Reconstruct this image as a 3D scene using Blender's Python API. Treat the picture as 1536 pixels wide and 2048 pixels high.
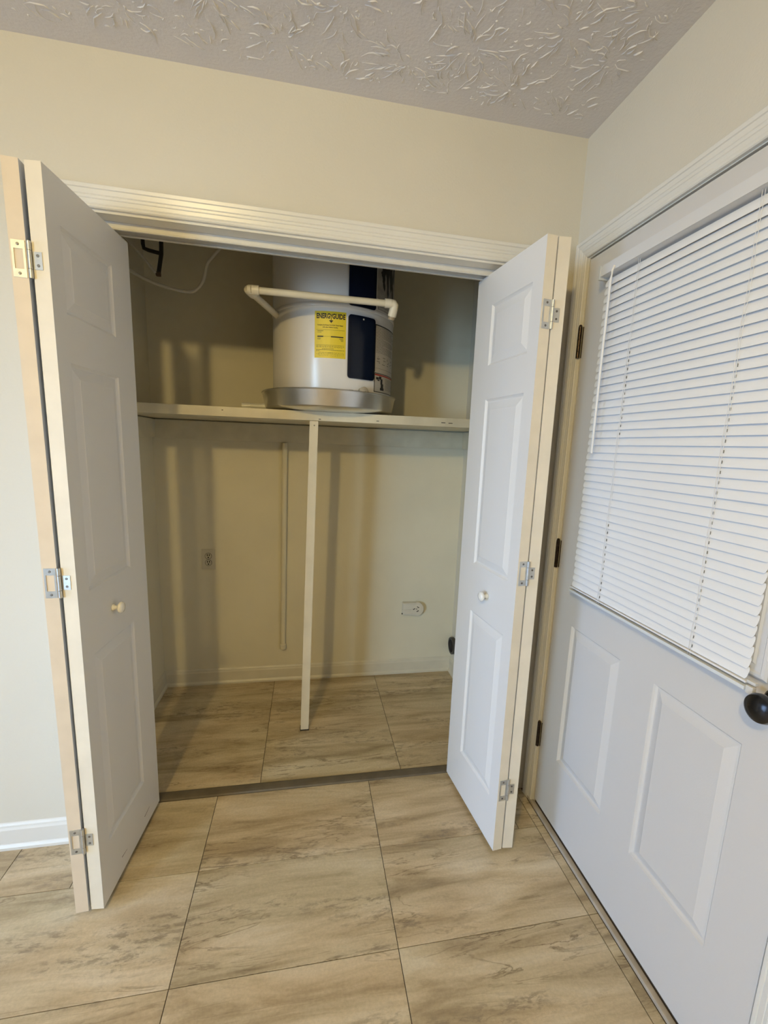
import bpy, bmesh, math, random
from mathutils import Vector, Matrix
random.seed(7)
for o in list(bpy.data.objects): bpy.data.objects.remove(o)
sc = bpy.context.scene
COL = sc.collection
PI = math.pi

# ------------------------------------------------------------------ camera
CAM = Vector((-0.9103, -1.5129, 1.4092)); YAW, PITCH, ROLL = 0.1883, -0.1678, 0.0382
F_PX, CX_PX, CY_PX = 878.55, 780.2, 1041.6
fwd = Vector((math.sin(YAW)*math.cos(PITCH), math.cos(YAW)*math.cos(PITCH), math.sin(PITCH)))
rt = Vector((math.cos(YAW), -math.sin(YAW), 0)); up = rt.cross(fwd)
r2 = math.cos(ROLL)*rt + math.sin(ROLL)*up; u2 = -math.sin(ROLL)*rt + math.cos(ROLL)*up
cd = bpy.data.cameras.new('camera'); cam = bpy.data.objects.new('camera', cd); COL.objects.link(cam)
M = Matrix((r2, u2, -fwd)).transposed().to_4x4(); M.translation = CAM
cam.matrix_world = M
cd.sensor_width = 36; cd.sensor_fit = 'AUTO'; cd.lens = F_PX*36/2048
cd.shift_x = (768-CX_PX)/2048; cd.shift_y = (CY_PX-1024)/2048; cd.clip_start = 0.02
sc.camera = cam

# ------------------------------------------------------------------ world, light, exposure
w = bpy.data.worlds.new('world'); sc.world = w; w.use_nodes = True
w.node_tree.nodes['Background'].inputs[0].default_value = (0.75, 0.87, 1, 1)
w.node_tree.nodes['Background'].inputs[1].default_value = 0.35
sc.view_settings.view_transform = 'Standard'; sc.view_settings.look = 'None'
sc.view_settings.gamma = 1; sc.view_settings.use_curve_mapping = False
sc.view_settings.exposure = 0.12
def light(name, kind, loc, energy, color, **k):
    d = bpy.data.lights.new(name, kind); d.energy = energy; d.color = color
    for a, b in k.items(): setattr(d, a, b)
    o = bpy.data.objects.new(name, d); COL.objects.link(o); o.location = loc; return o
# ceiling lamp behind the camera (bare warm globe under the ceiling)
light('ceiling_lamp_light', 'POINT', (-1.63, -2.26, 2.32), 66, (1.0, 0.755, 0.31), shadow_soft_size=0.055)
# daylight entering through the two tall windows of the left wall, falling slightly downward like skylight
def daylight(name, loc, aim, energy, color, sx, sy, spread):
    o = light(name, 'AREA', loc, energy, color, shape='RECTANGLE', size=sx, size_y=sy)
    o.data.spread = math.radians(spread); o.rotation_euler = (Vector(aim)-Vector(loc)).to_track_quat('-Z', 'Y').to_euler()
daylight('window_daylight', (-4.10, -3.55, 1.15), (-.3, .9, .55), 18, (.50, .74, 1.0), .95, 1.5, 62)
daylight('window_daylight_front', (-4.10, -1.1, 1.0), (-.6, -.6, -.5), 28, (.40, .60, 1.0), .9, 1.6, 120)

# ------------------------------------------------------------------ materials
def mat(name, col, rough=0.5, metal=0.0, var=0.0, vscale=8, bump=0.0, bscale=200, spec=0.5, coat=0):
    m = bpy.data.materials.new(name); m.use_nodes = True; nt = m.node_tree; b = nt.nodes['Principled BSDF']
    b.inputs['Roughness'].default_value = rough; b.inputs['Metallic'].default_value = metal
    b.inputs['Specular IOR Level'].default_value = spec; b.inputs['Coat Weight'].default_value = coat
    b.inputs['Base Color'].default_value = (*col, 1)
    tc = nt.nodes.new('ShaderNodeTexCoord')
    if var:
        n = nt.nodes.new('ShaderNodeTexNoise'); n.inputs['Scale'].default_value = vscale; n.inputs['Detail'].default_value = 5
        nt.links.new(tc.outputs['Object'], n.inputs['Vector'])
        r = nt.nodes.new('ShaderNodeValToRGB')
        r.color_ramp.elements[0].position = .3; r.color_ramp.elements[1].position = .7
        r.color_ramp.elements[0].color = (*[c*(1-var) for c in col], 1); r.color_ramp.elements[1].color = (*[min(1, c*(1+var*.5)) for c in col], 1)
        nt.links.new(n.outputs['Fac'], r.inputs['Fac']); nt.links.new(r.outputs['Color'], b.inputs['Base Color'])
    if bump:
        n = nt.nodes.new('ShaderNodeTexNoise'); n.inputs['Scale'].default_value = bscale; n.inputs['Detail'].default_value = 3
        nt.links.new(tc.outputs['Object'], n.inputs['Vector'])
        bp = nt.nodes.new('ShaderNodeBump'); bp.inputs['Strength'].default_value = bump; bp.inputs['Distance'].default_value = .002
        nt.links.new(n.outputs['Fac'], bp.inputs['Height']); nt.links.new(bp.outputs['Normal'], b.inputs['Normal'])
    return m
WALL = mat('wall_paint', (.70, .66, .56), .65, bump=.35, bscale=160, spec=.3, var=.02, vscale=3)
CLOSET = mat('closet_paint', (.715, .67, .525), .6, bump=.2, bscale=120, spec=.3, var=.05, vscale=3)
CEIL = mat('ceiling_paint', (.75, .715, .70), .85, bump=.7, bscale=110, spec=.15)
TRIM = mat('trim_paint', (.78, .76, .70), .3, bump=.05, bscale=60, var=.03, vscale=6)
DOORW = mat('door_white', (.80, .79, .77), .38, bump=.06, bscale=250)
EDGE = mat('door_edge_cream', (.80, .73, .60), .55, var=.06, vscale=14)
EDGET = mat('door_edge_tan', (.74, .63, .49), .6, var=.06, vscale=14)
EXTD = mat('exterior_door_paint', (.67, .65, .625), .4, bump=.1, bscale=350)
SHELFM = mat('shelf_paint', (.70, .65, .50), .45, var=.10, vscale=10)
PVC = mat('aged_pvc', (.74, .68, .53), .35, var=.06, vscale=20)
TANK = mat('white_enamel', (.78, .76, .73), .24, spec=.5)
NAVY = mat('navy_plastic', (.004, .008, .022), .2, spec=.25)
ALU = mat('aluminium', (.74, .73, .70), .30, 1.0, bump=.12, bscale=18, var=.1, vscale=9)
SILV = mat('zinc_plate', (.62, .63, .62), .35, .75, var=.1, vscale=60)
BLACKM = mat('dark_bronze', (.008, .008, .009), .22)
OLDB = mat('worn_brass', (.05, .032, .02), .3, .7, var=.6, vscale=70)
BLACK = mat('black_print', (.012, .012, .012), .5)
DARK = mat('dark_slot', (.02, .017, .012), .7)
YEL = mat('yellow_label', (.78, .60, .03), .4, var=.04, vscale=10)
PAPER = mat('paper_label', (.50, .48, .44), .5, var=.05, vscale=12)
RED = mat('red_print', (.35, .03, .02), .5)
GREYP = mat('grey_print', (.14, .13, .12), .6)
SLATM = mat('vinyl_slat', (.86, .86, .86), .38)
KNOBW = mat('white_porcelain', (.86, .84, .78), .12, coat=.4)
GROUT = mat('grout', (.075, .055, .035), .9)
BROWNT = mat('threshold_brown', (.13, .105, .07), .5, var=.2, vscale=20)
SMU = mat('door_smudge', (.46, .43, .40), .5)
PAT = mat('black_rubber', (.008, .008, .008), .5)
WOODSTAIN = mat('stain_brown', (.09, .05, .02), .8)
CABLE = mat('cable_white', (.62, .58, .48), .5)

def glass():
    m = bpy.data.materials.new('clear_glass'); m.use_nodes = True; b = m.node_tree.nodes['Principled BSDF']
    b.inputs['Transmission Weight'].default_value = 1; b.inputs['Roughness'].default_value = 0; b.inputs['IOR'].default_value = 1.45
    return m
GLASS = glass()

def tile_mat():
    m = bpy.data.materials.new('travertine_vinyl'); m.use_nodes = True; nt = m.node_tree; N = nt.nodes; Lk = nt.links
    b = N['Principled BSDF']; b.inputs['Roughness'].default_value = .42; b.inputs['Specular IOR Level'].default_value = .4
    tc = N.new('ShaderNodeTexCoord'); oi = N.new('ShaderNodeObjectInfo')
    mul = N.new('ShaderNodeMath'); mul.operation = 'MULTIPLY'; mul.inputs[1].default_value = 37
    Lk.new(oi.outputs['Random'], mul.inputs[0])
    add = N.new('ShaderNodeVectorMath'); add.operation = 'ADD'
    Lk.new(tc.outputs['Object'], add.inputs[0]); Lk.new(mul.outputs[0], add.inputs[1])
    def noise(sx, sy, scale, det, dist=0.0, rough=.55):
        mp = N.new('ShaderNodeMapping'); mp.inputs['Scale'].default_value = (sx, sy, 1)
        mp.inputs['Rotation'].default_value = (0, 0, .03)
        Lk.new(add.outputs[0], mp.inputs['Vector'])
        n = N.new('ShaderNodeTexNoise'); n.inputs['Scale'].default_value = scale; n.inputs['Detail'].default_value = det
        n.inputs['Distortion'].default_value = dist; n.inputs['Roughness'].default_value = rough
        Lk.new(mp.outputs[0], n.inputs['Vector']); return n
    def ramp(src, stops):
        r = N.new('ShaderNodeValToRGB'); e = r.color_ramp.elements
        e[0].position, e[0].color = stops[0][0], (*stops[0][1], 1); e[1].position, e[1].color = stops[-1][0], (*stops[-1][1], 1)
        for p, c in stops[1:-1]:
            q = e.new(p); q.color = (*c, 1)
        Lk.new(src.outputs['Fac'], r.inputs['Fac']); return r
    def mix(fac, a, c, mode='MIX'):
        x = N.new('ShaderNodeMix'); x.data_type = 'RGBA'; x.blend_type = mode
        if isinstance(fac, float): x.inputs['Factor'].default_value = fac
        else: Lk.new(fac, x.inputs['Factor'])
        Lk.new(a, x.inputs['A'])
        if isinstance(c, tuple): x.inputs['B'].default_value = (*c, 1)
        else: Lk.new(c, x.inputs['B'])
        return x.outputs['Result']
    base = ramp(noise(.9, 5.5, 2.2, 7, .5, .62), [(.28, (.27, .205, .12)), (.41, (.42, .335, .205)), (.54, (.56, .465, .305)), (.72, (.69, .61, .45))])
    hn = ramp(noise(.7, 2.2, 1.7, 4, .6), [(.38, (.985, 1.0, .985)), (.5, (1, 1, 1)), (.64, (1.02, .985, .955))])
    hue = mix(1.0, base.outputs['Color'], hn.outputs['Color'], 'MULTIPLY')
    # thin dark veins where a stretched noise crosses its middle value
    vn = noise(1.1, 8.5, 1.9, 6, .9, .6)
    v = ramp(vn, [(.480, (0, 0, 0)), (.500, (1, 1, 1)), (.520, (0, 0, 0))])
    mk = ramp(noise(.9, 3.2, 2.0, 3), [(.46, (0, 0, 0)), (.62, (.85, .85, .85))])
    mm = mix(1.0, v.outputs['Color'], mk.outputs['Color'], 'MULTIPLY')
    c1 = mix(mm, hue, (.19, .135, .075))
    # mottled pits grouped in bands
    pn = ramp(noise(9, 26, 2.3, 5, .3, .7), [(.49, (0, 0, 0)), (.60, (1, 1, 1))])
    pm = ramp(noise(.8, 3.4, 2.6, 2, .3), [(.54, (0, 0, 0)), (.64, (.65, .65, .65))])
    pp = mix(1.0, pn.outputs['Color'], pm.outputs['Color'], 'MULTIPLY')
    c2 = mix(pp, c1, (.23, .18, .12))
    sp = ramp(noise(60, 70, 2.0, 3, 0, .7), [(.35, (.92, .92, .92)), (.65, (1.05, 1.05, 1.05))])
    c3 = mix(1.0, c2, sp.outputs['Color'], 'MULTIPLY')
    Lk.new(c3, b.inputs['Base Color'])
    bp = N.new('ShaderNodeBump'); bp.inputs['Strength'].default_value = .15; bp.inputs['Distance'].default_value = .001
    Lk.new(vn.outputs['Fac'], bp.inputs['Height']); Lk.new(bp.outputs['Normal'], b.inputs['Normal'])
    return m
TILE = tile_mat()

# ------------------------------------------------------------------ helpers
WL = {}
def finish(name, verts, faces, mats, parent=None, smooth=False, fmat=None, label=None):
    """verts in world coordinates; origin goes to the centre of the piece"""
    xs = [v[0] for v in verts]; ys = [v[1] for v in verts]; zs = [v[2] for v in verts]
    c = Vector(((min(xs)+max(xs))/2, (min(ys)+max(ys))/2, (min(zs)+max(zs))/2))
    if parent is None: c.z = min(zs)
    me = bpy.data.meshes.new(name); me.from_pydata([tuple(Vector(v)-c) for v in verts], [], faces)
    if not isinstance(mats, (list, tuple)): mats = [mats]
    for m in mats: me.materials.append(m)
    if fmat:
        for p, i in zip(me.polygons, fmat): p.material_index = i
    me.validate(); 
    bm = bmesh.new(); bm.from_mesh(me); bmesh.ops.recalc_face_normals(bm, faces=bm.faces[:]); bm.to_mesh(me); bm.free()
    if smooth:
        me.polygons.foreach_set('use_smooth', [True]*len(me.polygons))
        if smooth != 'all': me.set_sharp_from_angle(angle=math.radians(35))
    o = bpy.data.objects.new(name, me); COL.objects.link(o)
    o.parent = parent; o.location = c - (WL[parent.name] if parent else Vector((0, 0, 0)))
    WL[o.name] = c.copy()
    if label: o['label'] = label
    return o
def tag(o, label, cat, group=None, kind=None):
    o['label'] = label; o['category'] = cat
    if group: o['group'] = group
    if kind: o['kind'] = kind
    return o
def struct(o, label, cat): return tag(o, label, cat, kind='structure')
def root(name, loc):
    o = bpy.data.objects.new(name, None); COL.objects.link(o); o.location = loc; o.empty_display_size = .05
    WL[o.name] = Vector(loc); return o
class MB:
    def __init__(s): s.v = []; s.f = []; s.m = []
    def add(s, vs, fs, mi=0):
        n = len(s.v); s.v += [tuple(v) for v in vs]; s.f += [tuple(i+n for i in f) for f in fs]; s.m += [mi]*len(fs); return s
    def box(s, x0, x1, y0, y1, z0, z1, bev=0, mi=0, T=None):
        if bev <= 0:
            vs = [(x, y, z) for x in (x0, x1) for y in (y0, y1) for z in (z0, z1)]
            fs = [(0, 1, 3, 2), (4, 6, 7, 5), (0, 4, 5, 1), (2, 3, 7, 6), (0, 2, 6, 4), (1, 5, 7, 3)]
        else:
            bm = bmesh.new(); bmesh.ops.create_cube(bm, size=1)
            for v in bm.verts: v.co = Vector(((x0+x1)/2+v.co.x*(x1-x0), (y0+y1)/2+v.co.y*(y1-y0), (z0+z1)/2+v.co.z*(z1-z0)))
            bmesh.ops.bevel(bm, geom=bm.edges[:], offset=bev, segments=2, profile=.7, affect='EDGES')
            bm.verts.index_update(); vs = [v.co.copy() for v in bm.verts]; fs = [[v.index for v in f.verts] for f in bm.faces]; bm.free()
        if T: vs = [T @ Vector(v) for v in vs]
        return s.add(vs, fs, mi)
    def tube(s, pts, r, seg=12, mi=0, cap=True):
        pts = [Vector(p) for p in pts]; n = len(pts); rs = r if isinstance(r, (list, tuple)) else [r]*n
        t0 = (pts[1]-pts[0]).normalized(); a = Vector((0, 0, 1)) if abs(t0.z) < .9 else Vector((1, 0, 0))
        N = t0.cross(a).normalized(); vs = []
        for i, p in enumerate(pts):
            t = (pts[min(i+1, n-1)]-pts[max(i-1, 0)]).normalized()
            N = (N - t*N.dot(t)).normalized(); B = t.cross(N)
            for k in range(seg):
                an = 2*PI*k/seg; vs.append(p+(N*math.cos(an)+B*math.sin(an))*rs[i])
        fs = [(i*seg+k, i*seg+(k+1) % seg, (i+1)*seg+(k+1) % seg, (i+1)*seg+k) for i in range(n-1) for k in range(seg)]
        if cap: fs += [tuple(range(seg))[::-1], tuple((n-1)*seg+k for k in range(seg))]
        return s.add(vs, fs, mi)
    def lathe(s, prof, seg=32, T=None, mi=0, close=False):
        T = T or Matrix(); vs = []; n = len(prof)
        for (r, z) in prof:
            for k in range(seg):
                a = 2*PI*k/seg; vs.append(T @ Vector((r*math.cos(a), r*math.sin(a), z)))
        fs = [(i*seg+k, i*seg+(k+1) % seg, (i+1)*seg+(k+1) % seg, (i+1)*seg+k) for i in range(n-1) for k in range(seg)]
        if not close: fs += [tuple(range(seg))[::-1], tuple((n-1)*seg+k for k in range(seg))]
        return s.add(vs, fs, mi)
    def out(s, name, mats, parent=None, smooth=False, label=None):
        return finish(name, s.v, s.f, mats, parent, smooth, s.m if isinstance(mats, (list, tuple)) else None, label)
def box(name, b, m, parent=None, bev=0, label=None): return MB().box(*b, bev).out(name, m, parent, label=label, smooth=bev > 0)
def axis_T(loc, d):
    """matrix taking local +z to direction d"""
    q = Vector((0, 0, 1)).rotation_difference(Vector(d)); return Matrix.Translation(Vector(loc)) @ q.to_matrix().to_4x4()
def extrude_profile(mb, prof, p0, p1, nrm, mi=0, m0=0, m1=0):
    """prof: (distance along nrm, z); run from p0 to p1; m0, m1: mitre shift per unit of distance"""
    p0, p1, nrm = Vector(p0), Vector(p1), Vector(nrm); d = (p1-p0).normalized(); n = len(prof)
    vs = [p0+nrm*a+Vector((0, 0, z))+d*a*m0 for a, z in prof]+[p1+nrm*a+Vector((0, 0, z))-d*a*m1 for a, z in prof]
    fs = [(i, (i+1) % n, n+(i+1) % n, n+i) for i in range(n)]+[tuple(range(n)), tuple(range(n, 2*n))[::-1]]
    return mb.add(vs, fs, mi)

# ------------------------------------------------------------------ the room shell
H = 2.442; XW, YR = -4.2, -7.5
FW = .15          # thickness of the closet's front wall
XJ0, XJ1 = -1.64, -.116; HDZ = 2.030
def tilt(x): return -.0075*(x+.88)
mb = MB()
mb.box(XW, XJ0-.02, 0, FW, 0, H).box(XJ1+.02, 0, 0, FW, 0, H).box(XJ0-.02, XJ1+.02, 0, FW, 2.062, H)
struct(mb.out('wall_front', WALL), 'cream painted wall around the bifold closet opening', 'wall')
mb = MB(); Y0, Y1 = -.958, -.064
mb.box(0, .13, YR, Y0, 0, H).box(0, .13, Y1, 1.14, 0, H).box(0, .13, Y0, Y1, 2.064, H)
struct(mb.out('wall_right', WALL), 'cream wall on the right that holds the exterior door', 'wall')
struct(box('wall_closet_back', (-1.84, 0, 1.01, 1.14, 0, H), CLOSET), 'beige back wall inside the closet with the two outlets', 'wall')
struct(box('wall_closet_left', (-1.84, -1.71, FW, 1.01, 0, H), CLOSET), 'beige left side wall inside the closet', 'wall')
mb = MB(); WY0, WY1, WZ0, WZ1 = -4.05, -3.05, .1, 2.14
mb.box(XW-.13, XW, YR, WY0, 0, H).box(XW-.13, XW, WY1, -1.58, 0, H).box(XW-.13, XW, WY0, WY1, WZ1, H).box(XW-.13, XW, WY0, WY1, 0, WZ0)
mb.box(XW-.13, XW, -.62, FW, 0, H).box(XW-.13, XW, -1.58, -.62, 1.82, H).box(XW-.13, XW, -1.58, -.62, 0, .18)
FARW = mat('far_wall_low_bounce', (.42, .38, .31), .6, var=.02, vscale=3)  # unseen walls, tone darkened to reduce light bounced into the closet
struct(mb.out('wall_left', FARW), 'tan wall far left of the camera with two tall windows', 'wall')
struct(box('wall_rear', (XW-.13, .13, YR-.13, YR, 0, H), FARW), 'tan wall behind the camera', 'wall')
ce = struct(box('ceiling', (XW-.13, .13, YR-.13, 1.14, H, H+.1), CEIL), 'grey white ceiling with stomped plaster texture', 'ceiling')
for i, (a, b2, c, d) in enumerate([(WY0, WY1, WZ0, WZ1), (-1.58, -.62, .18, 1.82)]):
    wi = root('window_%d' % (i+1), (XW-.06, (a+b2)/2, c)); struct(wi, 'tall white framed window on the left wall' + (' nearer the closet' if i else ' farther from the closet'), 'window')
    m_ = MB().box(XW-.09, XW-.02, a, a+.05, c, d).box(XW-.09, XW-.02, b2-.05, b2, c, d).box(XW-.09, XW-.02, a+.05, b2-.05, c, c+.05).box(XW-.09, XW-.02, a+.05, b2-.05, d-.05, d)
    m_.out('window_frame', TRIM, wi); box('window_pane', (XW-.06, XW-.055, a+.05, b2-.05, c+.05, d-.05), GLASS, wi)

# plaster strokes: crow's foot stomps, real relief below the ceiling plane
mb = MB()
def stroke(p, ang, L, wd, ht, bend):
    n = 4; pr = []
    for i in range(n+1):
        t = i/n; a = ang+bend*(t-.5); jt = L*.035; p2 = (p[0]+math.cos(a)*L*t+random.uniform(-jt, jt), p[1]+math.sin(a)*L*t+random.uniform(-jt, jt))
        k = math.sin(PI*(.12+.82*t))**.8
        pr.append((p2, a, wd*k*(.8+.5*random.random()), ht*k*(.6+.8*random.random())))
    vs = []
    for (q, a, ww, hh) in pr:
        nx, ny = -math.sin(a), math.cos(a)
        vs += [(q[0]+nx*ww, q[1]+ny*ww, H+.0005), (q[0]+nx*ww*.4, q[1]+ny*ww*.4, H-hh), (q[0]-nx*ww*.5, q[1]-ny*ww*.5, H-hh*.8), (q[0]-nx*ww, q[1]-ny*ww, H+.0005)]
    fs = [(4*i+k, 4*i+k+1, 4*i+k+5, 4*i+k+4) for i in range(n) for k in range(3)]+[(0, 1, 2, 3), (4*n+3, 4*n+2, 4*n+1, 4*n)]
    mb.add(vs, fs)
def clear(x, y): return -3.2 < x < -.05 and -1.8 < y < -.06
gx = -3.1
row = 0
while gx < 0:
    gy = -1.75+(row % 2)*.1
    while gy < -.03:
        cx_, cy_ = gx+random.uniform(-.035, .035), gy+random.uniform(-.035, .035)
        for k in range(random.randint(34, 46)):
            a = random.uniform(0, 2*PI); r0 = random.uniform(.012, .085); L = random.choice((.6, 1, 1))*random.uniform(.018, .062)
            p = (cx_+math.cos(a)*r0, cy_+math.sin(a)*r0); e = (p[0]+math.cos(a)*L, p[1]+math.sin(a)*L)
            if clear(*p) and clear(*e): stroke(p, a+random.gauss(0, .22), L, random.uniform(.0009, .0019), random.uniform(.0014, .0036), random.gauss(0, .6))
        for k in range(22):
            a = random.uniform(0, 2*PI); p = (cx_+random.uniform(-.11, .11), cy_+random.uniform(-.11, .11))
            if clear(*p): stroke(p, a, random.uniform(.005, .014), random.uniform(.0015, .003), random.uniform(.001, .0028), .8)
        gy += .2
    gx += .175; row += 1
pl = mb.out('plaster_strokes', mat('plaster_ridge_lit', (.80, .77, .74), .55), ce, smooth='all'); pl['kind'] = 'stuff'  # same plaster, coloured lighter than the ceiling as if ridges catch light

# floor slab and tiles
fl = struct(box('floor', (XW-.13, .13, YR-.13, 1.14, -.06, -.003), GROUT), 'beige travertine look tile floor with fine dark joints', 'floor')
def tile(x0, x1, y0, y1, z=0.0):
    g = .0011; b = .0006
    vs = []
    for (i, zz) in ((0, -.003), (0, z-b), (b, z)):
        vs += [(x0+g+i, y0+g+i, zz), (x1-g-i, y0+g+i, zz), (x1-g-i, y1-g-i, zz), (x0+g+i, y1-g-i, zz)]
    fs = [(0, 1, 2, 3)[::-1], (8, 9, 10, 11)]+[(l*4+k, l*4+(k+1) % 4, l*4+4+(k+1) % 4, l*4+4+k) for l in (0, 1) for k in range(4)]
    finish('floor_tile', vs, fs, TILE, fl)
xs = [XW, -3.69, -3.083, -2.475, -1.866, -1.257, -.648, -.045]
ys = [.130, -.188, -.513, -.838, -1.163, -1.488, -1.813]
for j in range(len(ys)-1):
    for i in range(len(xs)-1):
        a, b2 = xs[i], xs[i+1]; y1_, y0_ = ys[j], ys[j+1]
        if j == 0 and b2 <= XJ0: tile(a, b2, y0_, 0)
        elif j == 0 and a < XJ0 < b2: tile(a, XJ0, y0_, 0); tile(XJ0, b2, y0_, y1_)
        elif j == 0 and b2 > XJ1: tile(a, XJ1, y0_, y1_); tile(XJ1, b2, y0_, 0)
        else: tile(a, b2, y0_, y1_)
    tile(-.045, -.013, ys[j+1], min(ys[j], 0))
for a, b2 in ((XW, -3.0), (-3.0, -1.8), (-1.8, -.6), (-.6, 0)):
    tile(a, b2, -3.4, -1.813); tile(a, b2, YR, -3.4)
tile(-1.71, -1.098, .177, 1.01); tile(-1.098, -.497, .177, .807); tile(-1.098, -.497, .807, 1.01)
tile(-.497, 0, .177, .807); tile(-.497, 0, .807, 1.01)

# threshold strip in the closet doorway
mb = MB(); prof = [(0, 0), (.004, .006), (.016, .008), (.034, .008), (.044, .005), (.048, 0)]
vs = [(XJ0, .134+d+.0020, z) for d, z in prof]+[(XJ1, .134+d-.0025, z) for d, z in prof]; n = len(prof)
vs = [(x, y-.004, z) for x, y, z in vs]
mb.add(vs, [(i, (i+1) % n, n+(i+1) % n, n+i) for i in range(n)]+[tuple(range(n)), tuple(range(n, 2*n))[::-1]])
struct(mb.out('trim_1', BROWNT), 'dark brown floor transition strip across the closet doorway', 'threshold')

# closet jamb lining
jb = root('trim_2', (-.88, 0, 0)); struct(jb, 'white painted jamb lining of the closet opening', 'door frame')
box('side_jamb', (XJ0-.02, XJ0, .0, FW, 0, 2.055), TRIM, jb); box('side_jamb', (XJ1, XJ1+.02, .0, FW, 0, 2.055), TRIM, jb)
mb = MB(); vs = []
for x in (XJ0, XJ1):
    for y in (0, FW): vs += [(x, y, HDZ+tilt(x)), (x, y, 2.062)]
mb.add(vs, [(0, 1, 3, 2), (4, 6, 7, 5), (0, 4, 5, 1), (2, 3, 7, 6), (0, 2, 6, 4), (1, 5, 7, 3)]); mb.out('head_jamb', TRIM, jb)
# bifold track: a folded channel open at the bottom
mb = MB(); sec = [(.048, 2.0275), (.048, 2.0120), (.046, 2.0095), (.0465, 2.0075), (.050, 2.0065), (.054, 2.0085), (.054, 2.012), (.051, 2.024), (.089, 2.024), (.089, 2.012), (.084, 2.0085), (.084, 2.006), (.0925, 2.006), (.0925, 2.0275)]
n = len(sec); vs = []
for x in (XJ0+.002, XJ1-.002): vs += [(x, y, z+.0055+tilt(x)-.0035) for y, z in sec]
mb.add(vs, [(i, (i+1) % n, n+(i+1) % n, n+i) for i in range(n)])
struct(mb.out('trim_3', mat('track_white', (.72, .70, .65), .3, var=.05, vscale=30)), 'white metal bifold door track under the closet header', 'door track')

# moulded casing
CP = [(0, .0), (0, .009), (.003, .0115), (.008, .0115), (.010, .0090), (.0125, .0105), (.021, .0120), (.0225, .0105), (.0245, .0125), (.030, .0135), (.032, .0115), (.034, .0135), (.045, .0150), (.0465, .0125), (.0485, .0155), (.057, .0165), (.060, .0140), (.060, 0)]
def casing(name, pts, plane, sgn, m, parent, skew=lambda a: 0):
    """pts: polyline of (a,z, da,dz) inner corners and outward mitre direction; plane 'y' (a is x) or 'x' (a is y)"""
    for (p, q, nm) in pts:
        vs = []
        for (a, z, da, dz) in (p, q):
            for w_, t in CP:
                A = a+da*w_; Z = z+dz*w_
                if nm == 'casing_head': Z += skew(A)
                vs.append((A, -t, Z) if plane == 'y' else (-t, A, Z))
        n = len(CP); finish(nm, vs, [(i, i+1, n+i+1, n+i) for i in range(n-1)]+[tuple(range(n)), tuple(range(n, 2*n))[::-1]], m, parent)
c1 = root('trim_4', (-.88, 0, 0)); struct(c1, 'white fluted casing framing the bifold closet opening', 'door casing')
xl, xr, zt = XJ0-.005, XJ1+.005, 2.037
casing('c', [((xl, 0, -1, 0), (xl, zt, -1, 1), 'casing_leg'), ((xr, 0, 1, 0), (xr, zt, 1, 1), 'casing_leg'), ((xl, zt, -1, 1), (xr, zt, 1, 1), 'casing_head')], 'y', 1, TRIM, c1, tilt)
c2 = root('trim_5', (0, -.51, 0)); struct(c2, 'white fluted casing framing the exterior door', 'door casing')
EJ = -.080; EJ2 = -.944
casing('c', [((EJ+.003, 0, 1, 0), (EJ+.003, 2.048, 1, 1), 'casing_leg'), ((EJ2-.003, 0, -1, 0), (EJ2-.003, 2.048, -1, 1), 'casing_leg'), ((EJ+.003, 2.048, 1, 1), (EJ2-.003, 2.048, -1, 1), 'casing_head')], 'x', 1, TRIM, c2)
j2 = root('trim_6', (.06, -.51, 0)); struct(j2, 'white jamb lining around the exterior door', 'door frame')
box('side_jamb', (0, .13, EJ, Y1, 0, 2.045), TRIM, j2); box('side_jamb', (0, .13, Y0, EJ2, 0, 2.045), TRIM, j2); box('head_jamb', (0, .13, Y0, Y1, 2.045, 2.064), TRIM, j2)
mb = MB().box(.05, .065, EJ-.012, EJ, .02, 2.045).box(.05, .065, EJ2, EJ2+.012, .02, 2.045).box(.05, .065, EJ2+.012, EJ-.012, 2.033, 2.045); mb.out('door_stop', TRIM, j2)
sl = root('trim_7', (.05, -.51, 0)); struct(sl, 'worn wooden sill under the exterior door', 'door sill')
SILL = mat('sill_paint', (.50, .44, .35), .5, var=.25, vscale=14)
mb = MB().box(-.0125, .004, EJ2-.0, -.0175, 0, .013, .002); mb.out('sill_nosing', SILL, sl)
box('sill_board', (.008, .13, EJ2, EJ, 0, .016), mat('sill_dark', (.10, .08, .06), .5), sl)

# baseboards
BB = [(0, 0), (.018, 0), (.018, .010), (.013, .018), (.011, .020), (.011, .072), (.008, .080), (.007, .086), (.003, .092), (0, .094)]
def bb(name, p0, p1, nrm, label, m=TRIM, m0=0, m1=0):
    return struct(extrude_profile(MB(), BB, p0, p1, nrm, m0=m0, m1=m1).out(name, m), label, 'baseboard')
bb('baseboard_front', (XW, 0, 0), (xl-.060, 0, 0), (0, -1, 0), 'white baseboard left of the closet doors')
CBB = mat('closet_baseboard_paint', (.66, .62, .50), .4, var=.06, vscale=10)
bb('baseboard_closet_back', (-1.71, 1.01, 0), (0, 1.01, 0), (0, -1, 0), 'cream baseboard along the closet back wall', CBB, 1, 1)
bb('baseboard_closet_left', (-1.71, FW, 0), (-1.71, 1.01, 0), (1, 0, 0), 'cream baseboard along the closet left wall', CBB, 0, 1)
bb('baseboard_closet_right', (0, 1.01, 0), (0, FW, 0), (-1, 0, 0), 'cream baseboard along the closet right wall', CBB, 1, 0)
bb('baseboard_left', (XW, 0, 0), (XW, YR, 0), (1, 0, 0), 'white baseboard on the far left wall')

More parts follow.
